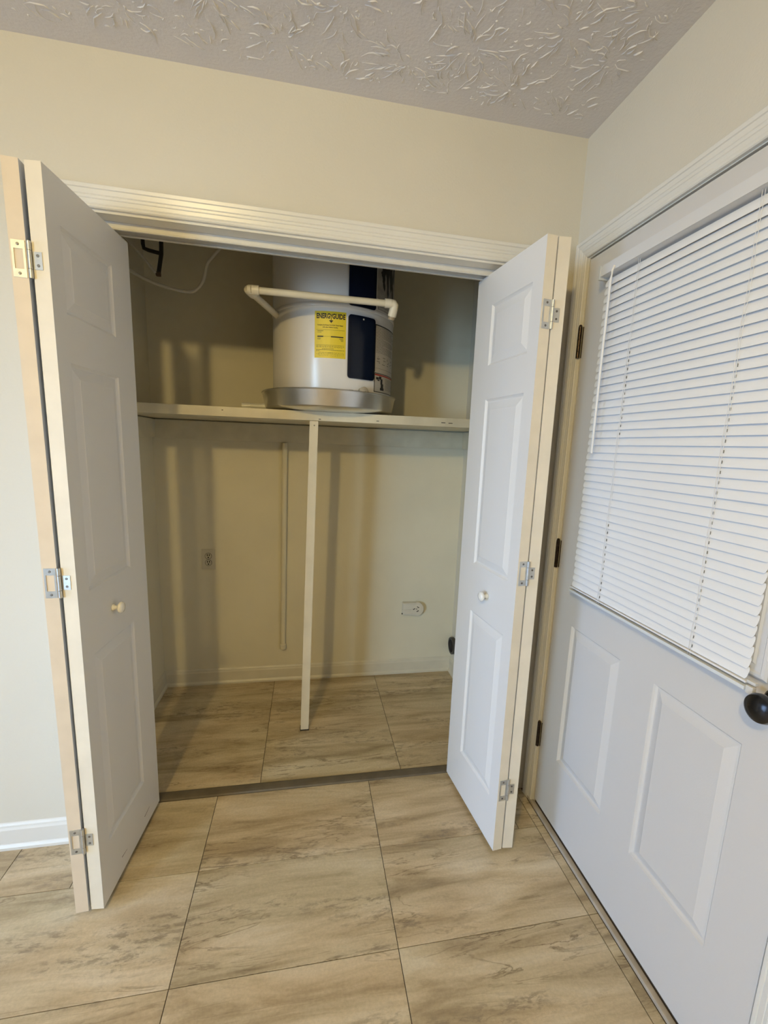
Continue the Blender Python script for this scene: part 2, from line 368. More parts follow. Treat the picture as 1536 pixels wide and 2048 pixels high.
# ------------------------------------------------------------------ panelled door leaves
def leaf(mb, T, W, Z0, Z1, th, panels, holes=(), edge=0, dpt=.0065):
    """slab: u 0..W, v 0 (front) .. -th (back); panels (u0,u1,z0,z1) moulded on both faces, holes cut through"""
    allp = list(panels)+list(holes)
    us = sorted({0, W}|{p[0] for p in allp}|{p[1] for p in allp}); zs = sorted({Z0, Z1}|{p[2] for p in allp}|{p[3] for p in allp})
    PR = [(0, 0), (.0035, -dpt*.55), (.008, -dpt), (.013, -dpt*.93), (.0345, -dpt*.10), (.036, 0)]
    for v0, s in ((0, 1), (-th, -1)):
        for i in range(len(us)-1):
            for j in range(len(zs)-1):
                a, b_, c, d = us[i], us[i+1], zs[j], zs[j+1]; mu, mz = (a+b_)/2, (c+d)/2
                if any(p[0] < mu < p[1] and p[2] < mz < p[3] for p in allp): continue
                mb.add([T @ Vector(q) for q in ((a, v0, c), (b_, v0, c), (b_, v0, d), (a, v0, d))], [(0, 1, 2, 3)])
        for p in panels:
            vs = []
            for ins, dp in PR:
                vs += [T @ Vector((x, v0+s*dp, z)) for x, z in ((p[0]+ins, p[2]+ins), (p[1]-ins, p[2]+ins), (p[1]-ins, p[3]-ins), (p[0]+ins, p[3]-ins))]
            fs = [(l*4+k, l*4+(k+1) % 4, l*4+4+(k+1) % 4, l*4+4+k) for l in range(len(PR)-1) for k in range(4)]
            m_ = (len(PR)-1)*4; fs.append((m_, m_+1, m_+2, m_+3)); mb.add(vs, fs)
    for p in holes:
        q = [(p[0], p[2]), (p[1], p[2]), (p[1], p[3]), (p[0], p[3])]
        mb.add([T @ Vector((x, 0, z)) for x, z in q]+[T @ Vector((x, -th, z)) for x, z in q], [(k, (k+1) % 4, 4+(k+1) % 4, 4+k) for k in range(4)])
    q = [(0, Z0), (W, Z0), (W, Z1), (0, Z1)]
    mb.add([T @ Vector((x, 0, z)) for x, z in q]+[T @ Vector((x, -th, z)) for x, z in q], [(k, (k+1) % 4, 4+(k+1) % 4, 4+k) for k in range(4)], edge)
def frameT(A, B, nrm_sign):
    A = Vector((*A, 0)); B = Vector((*B, 0)); u = (B-A).normalized(); n = Vector((-u.y, u.x, 0))*nrm_sign
    m = Matrix((u, n, Vector((0, 0, 1)))).transposed().to_4x4(); m.translation = A; return m, (B-A).length
def merged(mb, name, mats, parent, label=None):
    o = mb.out(name, mats, parent, label=label); bm = bmesh.new(); bm.from_mesh(o.data)
    bmesh.ops.remove_doubles(bm, verts=bm.verts[:], dist=.0001); bmesh.ops.recalc_face_normals(bm, faces=bm.faces[:]); bm.to_mesh(o.data); bm.free(); return o
PZ = [(.195, .803), (.988, 1.585), (1.700, 1.900)]
def bifold_panel(parent, A, B, nsign, th, edge_mat, su=(.132, .722), zc=(.017, 2.007), label=None, lean=0):
    T, W = frameT(A, B, nsign); mb = MB(); Sh = Matrix(); Sh[0][2] = lean; T = Sh @ T
    leaf(mb, T, W, zc[0], zc[1], th, [(su[0]*W, su[1]*W, a, b) for a, b in PZ], edge=1)
    return merged(mb, 'door_panel', [DOORW, edge_mat], parent, label), T, W
def knob_w(parent, T, u, z):
    mb = MB(); mb.lathe([(.0, 0), (.0095, 0), (.0095, .003), (.006, .006), (.0055, .014), (.012, .017), (.0165, .021), (.0175, .025), (.015, .029), (.008, .031), (0, .0315)], 28, T @ Matrix.Translation((u, 0, z)) @ Matrix.Rotation(-PI/2, 4, 'X'))
    return mb.out('door_knob', KNOBW, parent, smooth='all', label='round white knob')
def bifold_hinge(parent, Tb, thb, Ts, ths, z):
    """slotted leaf on the edge of panel frame Tb, small leaf on Ts; both gap sides at v = -th"""
    o = MB(); hh = .0395
    def plate(T, v0, v1, z0, z1): o.box(-.0016, .0004, v0, v1, z0, z1, T=T)
    for a, b in ((.0215, hh), (-hh, -.0215)): plate(Tb, -thb+.002, -thb+.029, z+a, z+b)
    plate(Tb, -thb+.0245, -thb+.029, z-.0215, z+.0215); plate(Tb, -thb+.002, -thb+.0065, z-.0215, z+.0215)
    plate(Ts, -ths+.002, -ths+.0215, z-.019, z+.019)
    c = (Tb @ Vector((-.0035, -thb, 0))+Ts @ Vector((-.0035, -ths, 0)))/2
    for i, (a, b) in enumerate(((-hh, -.0205), (-.0195, .0195), (.0205, hh))): o.tube([(c.x, c.y, z+a), (c.x, c.y, z+b)], .0042, 14)
    hg = o.out('hinge', SILV, parent, smooth=True, label='silver slotted hinge')
    for (T, v, dz) in ((Tb, -thb+.016, .031), (Tb, -thb+.016, -.031), (Ts, -ths+.0125, .0105), (Ts, -ths+.0125, -.0105)):
        p = T @ Vector((-.0015, v, z+dz)); d = T.to_3x3() @ Vector((-1, 0, 0))
        MB().lathe([(0, 0), (.0034, 0), (.003, .0009), (.0012, .0006), (0, .0002)], 12, axis_T(p, d)).out('screw', mat_screw, hg, smooth='all')
mat_screw = mat('screw_steel', (.22, .21, .2), .4, 1.0)

SCM = mat('scuff', (.10, .05, .06), .6)
SCUFF = [(.117, .070, .150, .066), (.281, .0637, .322, .0678)]
d2 = root('door_2', (-1.54, -.08, 0)); struct(d2, 'left bifold closet door folded open, knob facing right', 'bifold door')
_, Ta, W = bifold_panel(d2, (-1.5007, -.2855), (-1.4702, .119), -1, .0350, EDGE)
knob_w(d2, Ta, .168, .897)
for (u0, z0, u1, z1) in SCUFF:
    dv_ = Vector((u1-u0, 0, z1-z0)); nv = Vector((-dv_.z, 0, dv_.x)).normalized()*.0011
    q = [Ta @ (Vector((u0, .0004, z0))+nv*k0) for k0 in (-1, 1)]+[Ta @ (Vector((u1, .0004, z1))+nv*k0) for k0 in (.3, -.3)]
    q2 = [v-(Ta.to_3x3() @ Vector((0, .0006, 0))) for v in q]
    MB().add(q+q2, [(0, 1, 2, 3), (4, 5, 6, 7), (0, 1, 5, 4), (1, 2, 6, 5), (2, 3, 7, 6), (3, 0, 4, 7)]).out('scuff_mark', SCM, d2, label='dark scuff mark')
_, Tb, W = bifold_panel(d2, (-1.5745, -.2886), (-1.605, .116), 1, .0330, EDGET, lean=-.0018)
for z in (1.799, 1.029, .257): bifold_hinge(d2, Tb, .0330, Ta, .0350, z)
d3 = root('door_3', (-.225, -.08, 0)); struct(d3, 'right bifold closet door folded open, knob facing left', 'bifold door')
_, Ta, W = bifold_panel(d3, (-.2612, -.2771), (-.3057, .1177), 1, .0338, EDGE)
knob_w(d3, Ta, .172, .897)
_, Tb, W = bifold_panel(d3, (-.1868, -.2745), (-.151, .120), -1, .0360, EDGE)
for z in (1.799, 1.029, .255): bifold_hinge(d3, Ta, .0338, Tb, .0360, z)

# ------------------------------------------------------------------ exterior door
DY0, DY1, DZ0, DZ1 = -.0845, -.940, .0265, 2.039
d1 = root('door_1', (.02, -.51, 0)); struct(d1, 'grey white exterior door with a window behind the blind and two lower panels', 'door')
T = Matrix(((0, -1, 0, .0), (-1, 0, 0, DY0), (0, 0, 1, 0), (0, 0, 0, 1)))    # u runs toward -y, front faces -x
# front normal must be -x: v axis = -x
T = Matrix(((0, 1, 0, 0), (-1, 0, 0, DY0), (0, 0, 1, 0), (0, 0, 0, 1)))
Tf = Matrix(((0, -1, 0, .001), (-1, 0, 0, DY0), (0, 0, 1, 0), (0, 0, 0, 1)))
mb = MB(); Wd = DY0-DY1
leaf(mb, Tf, Wd, DZ0, DZ1, .044, [(.1155, .364, .286, .813), (.493, .740, .286, .813)], [(.16, Wd-.125, 1.02, 1.90)], dpt=.009)
merged(mb, 'door_slab', [EXTD], d1)
y0, y1 = -.205, -.855
def ring(mb, y0, y1, z0, z1, prof):
    vs = []
    for ins, t in prof: vs += [(-t, y0-ins, z0+ins), (-t, y1+ins, z0+ins), (-t, y1+ins, z1-ins), (-t, y0-ins, z1-ins)]
    mb.add(vs, [(l*4+k, l*4+(k+1) % 4, l*4+4+(k+1) % 4, l*4+4+k) for l in range(len(prof)-1) for k in range(4)])
mb = MB(); ring(mb, y0, y1, .972, 1.938, [(0, -.001), (0, .008), (.004, .012), (.010, .013), (.014, .009), (.026, .009), (.030, .012), (.036, .011), (.044, .002), (.044, -.012)])
mb.out('window_surround', EXTD, d1)
box('glass_pane', (.018, .022, y1+.03, y0-.03, 1.01, 1.91), GLASS, d1)
for z, nm in ((1.780, 0), (1.044, 0), (.3115, 0)):
    hm = MB()
    for k in range(5):
        a = z-.0505+k*.0203; hm.tube([(-.0085, EJ-.0005, a), (-.0085, EJ-.0005, a+.0196)], .0062, 14)
    hm.lathe([(0, 0), (.0045, 0), (.0055, .003), (.003, .006), (0, .0065)], 12, Matrix.Translation((-.0085, EJ-.0005, z+.051)))
    hm.box(-.0028, -.0002, EJ+.0005, EJ+.0025, z-.05, z+.05).box(-.0015, .001, DY0-.0025, DY0-.0005, z-.05, z+.05)
    hm.out('hinge', OLDB, d1, smooth=True, label='worn dark bronze butt hinge')
for (yy, zz, rr) in ((-.430, 1.985, .0045), (-.436, 1.990, .006), (-.441, 1.991, .0045), (-.431, 1.976, .0035)):
    MB().lathe([(0, 0), (rr, 0), (rr*.7, .0005), (0, .0008)], 12, axis_T((.0008, yy, zz), (-1, 0, 0))).out('paint_smudge', SMU, d1, smooth='all', label='grey paint smudge above the blind')
KT = axis_T((-.0005, -.884, .938), (-1, 0, 0)); kb = MB()
kb.lathe([(0, 0), (.033, 0), (.033, .004), (.029, .008), (.016, .010), (.0125, .014), (.0115, .026), (.014, .031), (.022, .035), (.0275, .042), (.029, .050), (.0265, .058), (.019, .063), (.008, .0655), (0, .066)], 40, KT)
kn = kb.out('door_knob', BLACKM, d1, smooth=True, label='black round door knob with rosette')

# ------------------------------------------------------------------ mini blind on the door
BX = -.0255; by0, by1 = -.219, -.835
bl = root('window_blind', (BX, (by0+by1)/2, .95)); tag(bl, 'white horizontal mini blind closed over the exterior door window', 'blind')
mb = MB(); mb.box(-.046, -.0136, by1-.003, by0+.003, 1.936, 1.939).box(-.0475, -.0455, by1-.003, by0+.003, 1.936, 1.965).box(-.0136, -.0116, by1-.003, by0+.003, 1.936, 1.965).box(-.046, -.0136, by1-.003, by0+.003, 1.9635, 1.965)
mb.out('head_rail', mat('rail_white', (.70, .70, .70), .35), bl)
for yy in (by0+.004, by1-.004):
    MB().box(-.050, -.001, yy-.0035, yy+.0035, 1.928, 1.968, .001).out('mounting_bracket', mat('bracket_plastic', (.62, .63, .62), .3), bl, smooth=True)
slat_me = None; NS = 43; z_hi, z_lo = 1.918, .980; pitch = (z_hi-z_lo)/(NS-1)
cw = .0128; TIL = math.radians(72)
for k in range(NS):
    z = z_hi-k*pitch
    if slat_me is None:
        pr = []
        for i in range(7):
            s = (i/6-.5)*2; a = s*cw; bow = .0022*(1-s*s)
            # local: along the slat a, bow outward; rotate so the lower edge is nearer the room
            pr.append((-(math.cos(TIL)*-a)-bow*math.sin(TIL), a*math.sin(TIL)+bow*math.cos(TIL)*0))
        vs = []; Ls = (by0-by1)/2-.002
        for yy, cr in ((-Ls, .004), (Ls, .004)):
            for i, (px_, pz_) in enumerate(pr):
                c_ = cr if i in (0, 6) else (.0012 if i in (1, 5) else 0)
                vs.append((px_, yy-math.copysign(c_, yy), pz_))
        for yy, cr in ((-Ls, .004), (Ls, .004)):
            for i, (px_, pz_) in enumerate(pr):
                c_ = cr if i in (0, 6) else (.0012 if i in (1, 5) else 0)
                vs.append((px_+.0003, yy-math.copysign(c_, yy), pz_))
        fs = [(i, i+1, 7+i+1, 7+i) for i in range(6)]+[(14+i, 21+i, 21+i+1, 14+i+1) for i in range(6)]
        fs += [(i, 14+i, 14+i+1, i+1) for i in range(6)]+[(7+i, 7+i+1, 21+i+1, 21+i) for i in range(6)]+[(0, 7, 21, 14), (6, 20, 27, 13)]
        me = bpy.data.meshes.new('slat'); me.from_pydata(vs, [], fs); me.materials.append(SLATM)
        bm = bmesh.new(); bm.from_mesh(me); bmesh.ops.recalc_face_normals(bm, faces=bm.faces[:]); bm.to_mesh(me); bm.free()
        me.polygons.foreach_set('use_smooth', [True]*len(me.polygons)); me.set_sharp_from_angle(angle=math.radians(40)); slat_me = me
    o = bpy.data.objects.new('slat', slat_me); COL.objects.link(o); o.parent = bl
    o.location = Vector((BX+random.uniform(-.0004, .0004), (by0+by1)/2+random.uniform(-.001, .001), z))-WL[bl.name]
    o.rotation_euler = (random.uniform(-.0008, .0008), random.uniform(-.03, .03), 0)
MB().box(BX-.010, BX+.010, by1, by0+.004, .9475, .9555, .002).out('bottom_rail', mat('bottom_rail_white', (.72, .74, .74), .35), bl, smooth=True)
MB().box(BX-.009, BX+.009, by1, by0+.003, .9625, .9665, .001).out('bottom_slat', SLATM, bl, smooth=True)
mb = MB().box(BX-.012, BX-.002, by1-.019, by1-.004, .945, .962, .003).box(BX-.009, BX, by1-.020, by1-.002, .966, .972, .001)
mb.out('end_clip', mat('clip_plastic', (.7, .69, .66), .3), bl, smooth=True, label='cracked white hold down clip')
for yy in (-.3655, -.700):
    mb = MB()
    for dz, dx in ((.003, -.0085), (-.003, -.0085)):
        pts = [(BX+dx-.0005*math.sin(i*1.7+dz*900), yy+dz+.0012*math.sin(i*.9), 1.937-i*(1.937-.957)/30) for i in range(31)]
        mb.tube(pts, .0006, 5)
    mb.out('ladder_cord', mat('cord_white', (.85, .85, .84), .7), bl, smooth='all')
    mb = MB()
    for k in range(NS):
        z = z_hi-k*pitch
        if (yy < -.5 and k > 13) or (yy > -.5 and (k > 31 or 9 < k < 21)): mb.box(BX-.0058, BX-.0035, yy-.0008, yy+.0008, z-.0050, z+.0015)
    o = mb.out('cord_slots', mat('slot_grey', (.22, .225, .23), .8), bl); o['kind'] = 'stuff'
mb = MB().tube([(-.056, -.285, 1.918), (-.058, -.285, 1.905), (-.058, -.2845, 1.66), (-.056, -.284, 1.412)], [.0022, .0040, .0038, .0036], 6)
wd = mb.out('tilt_wand', mat('wand_white', (.84, .84, .83), .25), bl, smooth=True)
MB().tube([(-.049, -.282, 1.945), (-.055, -.284, 1.93), (-.056, -.285, 1.916)], [.0035, .003, .0015], 8).out('wand_hook', KNOBW, wd, smooth=True)

# ------------------------------------------------------------------ closet shelf, ledgers and post
sh = root('closet_shelf', (-.855, .76, 1.509)); tag(sh, 'thick cream painted wooden shelf spanning the closet under the water heater', 'shelf')
MB().box(-1.708, -.002, .508, 1.008, 1.509, 1.549, .002).out('shelf_board', SHELFM, sh, smooth=True)
MB().box(-1.69, -.02, .990, 1.008, 1.408, 1.503, .001).out('ledger_strip', SHELFM, sh, smooth=True)
MB().box(-1.708, -1.690, .53, 1.008, 1.410, 1.503, .001).out('ledger_strip', SHELFM, sh, smooth=True)
MB().box(-.020, -.002, .53, 1.008, 1.408, 1.503, .001).out('ledger_strip', SHELFM, sh, smooth=True)
for (x, z, w_) in ((-.29, 1.527, .010), (-.255, 1.526, .010), (-.60, 1.520, .006), (-1.27, 1.535, .003), (-.86, 1.516, .005)):
    MB().box(x-w_, x+w_, .5074, .5084, z-.0015, z+.0015).out('paint_chip', DARK, sh)
pt = root('support_post', (-.90, .525, 0)); tag(pt, 'narrow cream wooden post propping up the front of the closet shelf', 'post')
vs = []
for (xa, xb, z) in ((-.9385, -.899, .002), (-.904, -.866, 1.5075)): vs += [(xa, .5065, z), (xb, .5065, z), (xb, .543, z), (xa, .543, z)]
bm = bmesh.new(); bv = [bm.verts.new(v) for v in vs]
for f in ((0, 1, 2, 3), (4, 5, 6, 7), (0, 1, 5, 4), (1, 2, 6, 5), (2, 3, 7, 6), (3, 0, 4, 7)): bm.faces.new([bv[i] for i in f])
bmesh.ops.recalc_face_normals(bm, faces=bm.faces[:]); bmesh.ops.bevel(bm, geom=bm.edges[:], offset=.0015, segments=2, affect='EDGES')
bm.verts.index_update(); MBp = MB().add([v.co.copy() for v in bm.verts], [[v.index for v in f.verts] for f in bm.faces]); bm.free()
MBp.out('post_board', mat('post_paint', (.74, .68, .53), .45, var=.06, vscale=12), pt, smooth=True)
MB().lathe([(0, 0), (.003, 0), (.0028, .0012), (.001, .0015), (0, .0008)], 12, axis_T((-.884, .5065, 1.488), (0, -1, 0))).out('nail_head', mat_screw, pt)
MB().box(-.941, -.897, .502, .545, 0, .0022).out('base_gap', DARK, pt)

# ------------------------------------------------------------------ drain pan and water heater
PX, PY = -.810, .690
pn = root('drain_pan', (PX, PY, 1.549)); tag(pn, 'round dented aluminium drain pan under the water heater, overhanging the shelf', 'drain pan')
mb = MB(); prof = [(0, 1.5495), (.215, 1.5495), (.255, 1.5535), (.288, 1.5605), (.2975, 1.5640), (.3010, 1.5690), (.3125, 1.6280), (.3140, 1.6305), (.3165, 1.6315), (.3172, 1.6330), (.3158, 1.6348), (.3130, 1.6338), (.3110, 1.629), (.2995, 1.571), (.295, 1.567), (.255, 1.5625), (0, 1.5625)]
seg = 96; vs = []
for (r, z) in prof:
    for k in range(seg):
        a = 2*PI*k/seg; rr = r*(1+.004*math.sin(3*a+1)+.002*math.sin(11*a)) if r > .1 else r
        vs.append((PX+rr*math.cos(a), PY+rr*math.sin(a), z+(.0015*math.sin(2*a) if z > 1.6 else 0)))
n = len(prof); mb.add(vs, [(i*seg+k, i*seg+(k+1) % seg, (i+1)*seg+(k+1) % seg, (i+1)*seg+k) for i in range(n-1) for k in range(seg)])
mb.out('pan_body', ALU, pn, smooth=True)
mb = MB(); P0 = Vector((PX-.297, PY+.01, 1.5725))
mb.tube([P0+Vector((.012, 0, 0)), P0+Vector((-.020, 0, 0))], .0165, 20).tube([P0+Vector((-.020, 0, 0)), P0+Vector((-.075, 0, -.001))], .0125, 20).tube([P0+Vector((-.070, 0, -.001)), P0+Vector((-.108, 0, -.003))], .0155, 20)
mb.out('drain_outlet', mat('outlet_pvc', (.72, .70, .60), .3), pn, smooth=True, label='white plastic drain outlet')

HX, HY, HR = -.794, .690, .278
def ZM(z): return 1.643+1.079*(z-1.628)
wh = root('water_heater', (HX, HY, 1.563)); tag(wh, 'white tank water heater with navy panels standing in the metal pan on the shelf', 'water heater')
mb = MB(); mb.lathe([(0, 1.5637), (.272, 1.5637), (.276, 1.567), (HR, 1.573), (HR, ZM(1.9255))], 96, Matrix.Translation((HX, HY, 0)))
mb.out('lower_jacket', TANK, wh, smooth=True)
MB().lathe([(HR-.003, ZM(1.925)), (HR+.0015, ZM(1.926)), (HR+.0030, ZM(1.929)), (HR+.0030, ZM(1.937)), (HR+.0012, ZM(1.940)), (HR-.003, ZM(1.941))], 96, Matrix.Translation((HX, HY, 0))).out('seam_band', TANK, wh, smooth=True)
MB().lathe([(HR-.0005, ZM(1.9405)), (HR-.0005, 2.36), (HR-.006, 2.372), (.2, 2.38), (0, 2.385)], 96, Matrix.Translation((HX, HY, 0))).out('upper_jacket', TANK, wh, smooth=True)
def cyl(a, z, r=HR): a = math.radians(a); return (HX+r*math.sin(a), HY-r*math.cos(a), ZM(z))
def patch(mb, a0, a1, z0, z1, r0, r1, mi=0, seg=None, rc=0, sag=0.0):
    """curved sheet on the tank between radii r0 and r1, optional rounded corners"""
    hw = math.radians(a1-a0)/2*HR; hh = (z1-z0)/2; ac = (a0+a1)/2; zc = (z0+z1)/2
    if rc:
        ring_ = []
        for cx_, cz_, st in ((hw-rc, hh-rc, 0), (-hw+rc, hh-rc, 90), (-hw+rc, -hh+rc, 180), (hw-rc, -hh+rc, 270)):
            for i in range(5): t = math.radians(st+i*22.5); ring_.append((cx_+rc*math.cos(t), cz_+rc*math.sin(t)))
    else: ring_ = [(hw, hh), (-hw, hh), (-hw, -hh), (hw, -hh)]
    # columns
    n = seg or max(2, int((a1-a0)/3)); cols = []
    def zr(x):
        if rc and abs(x) > hw-rc: d = abs(x)-(hw-rc); return hh-rc+math.sqrt(max(0, rc*rc-d*d))
        return hh
    xs_ = sorted({-hw+2*hw*i/n for i in range(n+1)}|({hw-rc+rc*math.sin(math.radians(t)) for t in (0, 22, 45, 67, 90)}|{-hw+rc-rc*math.sin(math.radians(t)) for t in (0, 22, 45, 67, 90)} if rc else set()))
    vs = []
    for x in xs_:
        an = ac+math.degrees(x/HR); h_ = max(zr(x), .0002)
        for rr in (r1, r0): vs += [cyl(an, zc-h_, rr), cyl(an, zc+h_, rr)]
    fs = []
    for i in range(len(xs_)-1):
        b = 4*i; fs += [(b, b+4, b+5, b+1), (b+2, b+3, b+7, b+6), (b, b+2, b+6, b+4), (b+1, b+5, b+7, b+3)]
    e = 4*(len(xs_)-1); fs += [(0, 1, 3, 2), (e, e+2, e+3, e+1)]
    mb.add(vs, fs, mi); return mb
def panel(a0, a1, z0, z1):
    mb = MB(); patch(mb, a0, a1, z0, z1, HR-.001, HR+.008, rc=.012); o = mb.out('access_panel', NAVY, wh, smooth=True, label='navy plastic element cover')
    mb = MB(); patch(mb, a0+2.2, a1-2.2, z0+.009, z1-.009, HR+.007, HR+.0115, rc=.008); mb.out('cover_face', NAVY, o, smooth=True)
    return o
lp = panel(8.9, 34.9, 1.668, 1.902); panel(8.9, 34.9, 1.934, 2.185)
MB().lathe([(0, 0), (.004, 0), (.0035, .002), (0, .0025)], 12, axis_T(cyl(22, 1.890, HR+.0112), (math.sin(math.radians(22)), -math.cos(math.radians(22)), 0))).out('screw', SILV, lp, smooth='all')
# text wrapped on the jacket
def text_mesh(mb, txt, a_c, z, size, r, mi=0, align='CENTER', xs=1.0, bold=0.0, rot=0):
    cu = bpy.data.curves.new('t', 'FONT'); cu.body = txt; cu.size = size; cu.align_x = align; cu.offset = bold; cu.resolution_u = 2
    to = bpy.data.objects.new('t', cu); COL.objects.link(to); dg = bpy.context.evaluated_depsgraph_get(); me = to.evaluated_get(dg).to_mesh()
    vs = [cyl(a_c+math.degrees(v.co.x*xs/HR), z+v.co.y+v.co.x*rot, r) for v in me.vertices]; fs = [tuple(p.vertices) for p in me.polygons]
    mb.add(vs, fs, mi); bpy.data.objects.remove(to)
r0_, r1_ = HR-.0003, HR+.0006
# yellow energy label
lb = patch(MB(), -19.4, 7.2, 1.737, 1.906, r0_, r1_).out('energy_label', YEL, wh, label='yellow energy label')
mb = MB(); rp = HR+.0011; ac = -6.1
text_mesh(mb, 'ENERG', ac-.15, 1.8805, .0245, rp, align='RIGHT', xs=.74, bold=.0010); text_mesh(mb, 'GUIDE', ac+1.45, 1.8805, .0245, rp, align='LEFT', xs=.74, bold=.0010)
text_mesh(mb, 'Y', ac+.65, 1.8790, .0245, rp, xs=.62, bold=.0008)
vs = [cyl(ac+.4, 1.886, rp), cyl(ac+.9, 1.886, rp), cyl(ac+.9, 1.873, rp), cyl(ac+.4, 1.873, rp)]; mb.add(vs, [(0, 1, 2, 3)])
mb.add([cyl(ac-1.2, 1.874, rp), cyl(ac+2.5, 1.874, rp), cyl(ac+.65, 1.864, rp)], [(0, 1, 2)])
text_mesh(mb, 'Compare the Energy Use of this Water Heater', ac, 1.8545, .0066, rp, xs=.83, bold=.0001); text_mesh(mb, 'with others Before You Buy.', ac, 1.8465, .0066, rp, xs=.83, bold=.0001)
def dash(a0, a1, z, h): patch(mb, a0, a1, z-h/2, z+h/2, HR+.0004, rp, seg=max(2, int((a1-a0)/2.5)))
dash(-18, 6, 1.8395, .0006); dash(-18, 6, 1.7845, .0006); dash(-17, -12, 1.835, .0013); dash(-17, -13.5, 1.830, .0010)
dash(-17, -12, 1.815, .0042); dash(-5.5, 5, 1.815, .0042); dash(-12, -5.5, 1.8155, .0005)
for z, a0, a1 in ((1.8085, -17, -14), (1.8050, -17, -14.5), (1.8085, 1.5, 5), (1.8045, 2.5, 5), (1.801, 3, 5)): dash(a0, a1, z, .0013)
for i, z in enumerate((1.781, 1.7785, 1.776)):
    a = -18
    while a < 5: L = random.uniform(.6, 2.2); dash(a, min(a+L, 6), z, .0006); a += L+.7
for z, a0, a1, h in ((1.771, -13, -3, .0013), (1.7665, -18, 6, .0013), (1.763, -18, -15, .001), (1.756, -8, -4, .0008)):
    a = a0
    while a < a1: L = random.uniform(.7, 1.8); dash(a, min(a+L, a1), z, h); a += L+.25
for z in (1.7575, 1.7545, 1.7515, 1.7485, 1.7445):
    a = -18+random.uniform(0, 3)
    while a < 5: L = random.uniform(.5, 2); dash(a, min(a+L, 6), z, .0005); a += L+.6
mb.out('label_print', BLACK, lb)
# white instruction label
lb = patch(MB(), 36.4, 74, 1.7045, 1.888, r0_, r1_).out('instruction_label', PAPER, wh, label='white instruction label with small print')
mb = MB(); dash(36.4, 74, 1.886, .004); dash(36.4, 37.1, 1.796, .18)
mb.out('label_border', BLACK, lb)
mb = MB()
for k in range(22):
    z = 1.8795-k*.0046; a = 37.8; end = random.uniform(66, 73)
    if k in (9, 15): end = 48
    while a < end: L = random.uniform(.8, 3.5); dash(a, min(a+L, end), z, .0013); a += L+.6
for ox in (42, 50, 58, 66):
    for k in range(5): dash(ox-3+random.uniform(0, 4), ox-1+random.uniform(0, 4.5), 1.768-k*.0065+random.uniform(-.002, .002), .0022)
a = 38
while a < 72: L = random.uniform(1, 4); dash(a, a+L, 1.722, .0011); a += L+.6
mb.out('label_print', GREYP, lb)
lb = patch(MB(), 36.4, 74, 1.628, 1.7040, r0_, r1_).out('warning_label', PAPER, wh, label='white warning label with red band and pictogram')
mb = MB(); dash(36.4, 74, 1.7025, .0028); dash(36.4, 74, 1.6295, .0028); dash(36.4, 37.1, 1.666, .075); dash(73.4, 74, 1.666, .075)
for (a0, a1, z, h) in ((39, 42.5, 1.683, .009), (43, 46.5, 1.686, .012), (45.5, 48.5, 1.672, .022), (46, 50, 1.655, .018), (45, 51, 1.643, .010), (41, 44, 1.676, .004)): dash(a0, a1, z, h)
mb.out('label_print', BLACK, lb)
mb = MB(); dash(37.4, 73, 1.6965, .0055); mb.out('label_band', RED, lb)
mb = MB()
for k in range(9):
    z = 1.686-k*.0052; a = 54
    while a < 71: L = random.uniform(1, 4); dash(a, min(a+L, 72), z, .0012); a += L+.7
mb.out('label_text', GREYP, lb)
# upper labels, one scorched and torn
lb = patch(MB(), 37.2, 74, 1.985, 2.26, r0_, r1_).out('torn_label', mat('torn_paper', (.34, .31, .27), .6, var=.25, vscale=25), wh, label='torn stained label')
mb = MB()
for (c_, hw_, z0, z1) in ((47, 2.6, 2.02, 2.18), (52, 3.4, 2.00, 2.26), (58, 4.2, 2.03, 2.26), (63, 2.5, 1.99, 2.11), (44, 1.8, 2.05, 2.09), (67, 2.4, 2.07, 2.2)):
    nn = 14; L_, R_ = [], []
    for i in range(nn+1):
        t = i/nn; wv = hw_*(math.sin(PI*t)**.5)*(.6+.5*random.random())+.05; cc = c_+1.4*math.sin(t*5+c_)
        L_.append(cyl(cc-wv, z0+(z1-z0)*t, rp)); R_.append(cyl(cc+wv, z0+(z1-z0)*t, rp))
    mb.add(L_+R_, [(i, i+1, nn+2+i, nn+1+i) for i in range(nn)])
mb.out('torn_patch', BLACK, lb)
lb = patch(MB(), 38.8, 62, 1.9445, 1.979, r0_, r1_).out('rating_plate', PAPER, wh, label='small rating plate')
mb = MB()
for z in (1.9465, 1.9575, 1.9775): dash(38.8, 62, z, .001)
dash(38.8, 39.2, 1.962, .033); dash(49, 49.3, 1.951, .01)
a = 40
mb.out('label_print', GREYP, lb)
# drain valve
dv = Vector(cyl(23, 1.6195, HR)); dn = Vector((math.sin(math.radians(23)), -math.cos(math.radians(23)), 0))
MB().lathe([(0, 0), (.0185, 0), (.0185, .005), (.011, .007), (.011, .014), (.020, .015), (.021, .017), (.021, .025), (.018, .027), (.006, .027), (.004, .029), (0, .029)], 18, axis_T(dv-dn*.002, dn)).out('drain_valve', mat('valve_plastic', (.42, .37, .28), .35), wh, smooth=True, label='beige plastic drain valve')
patch(MB(), 10.9, 14.6, 1.6160, 1.6240, HR-.001, HR+.004).out('black_plug', BLACK, wh)

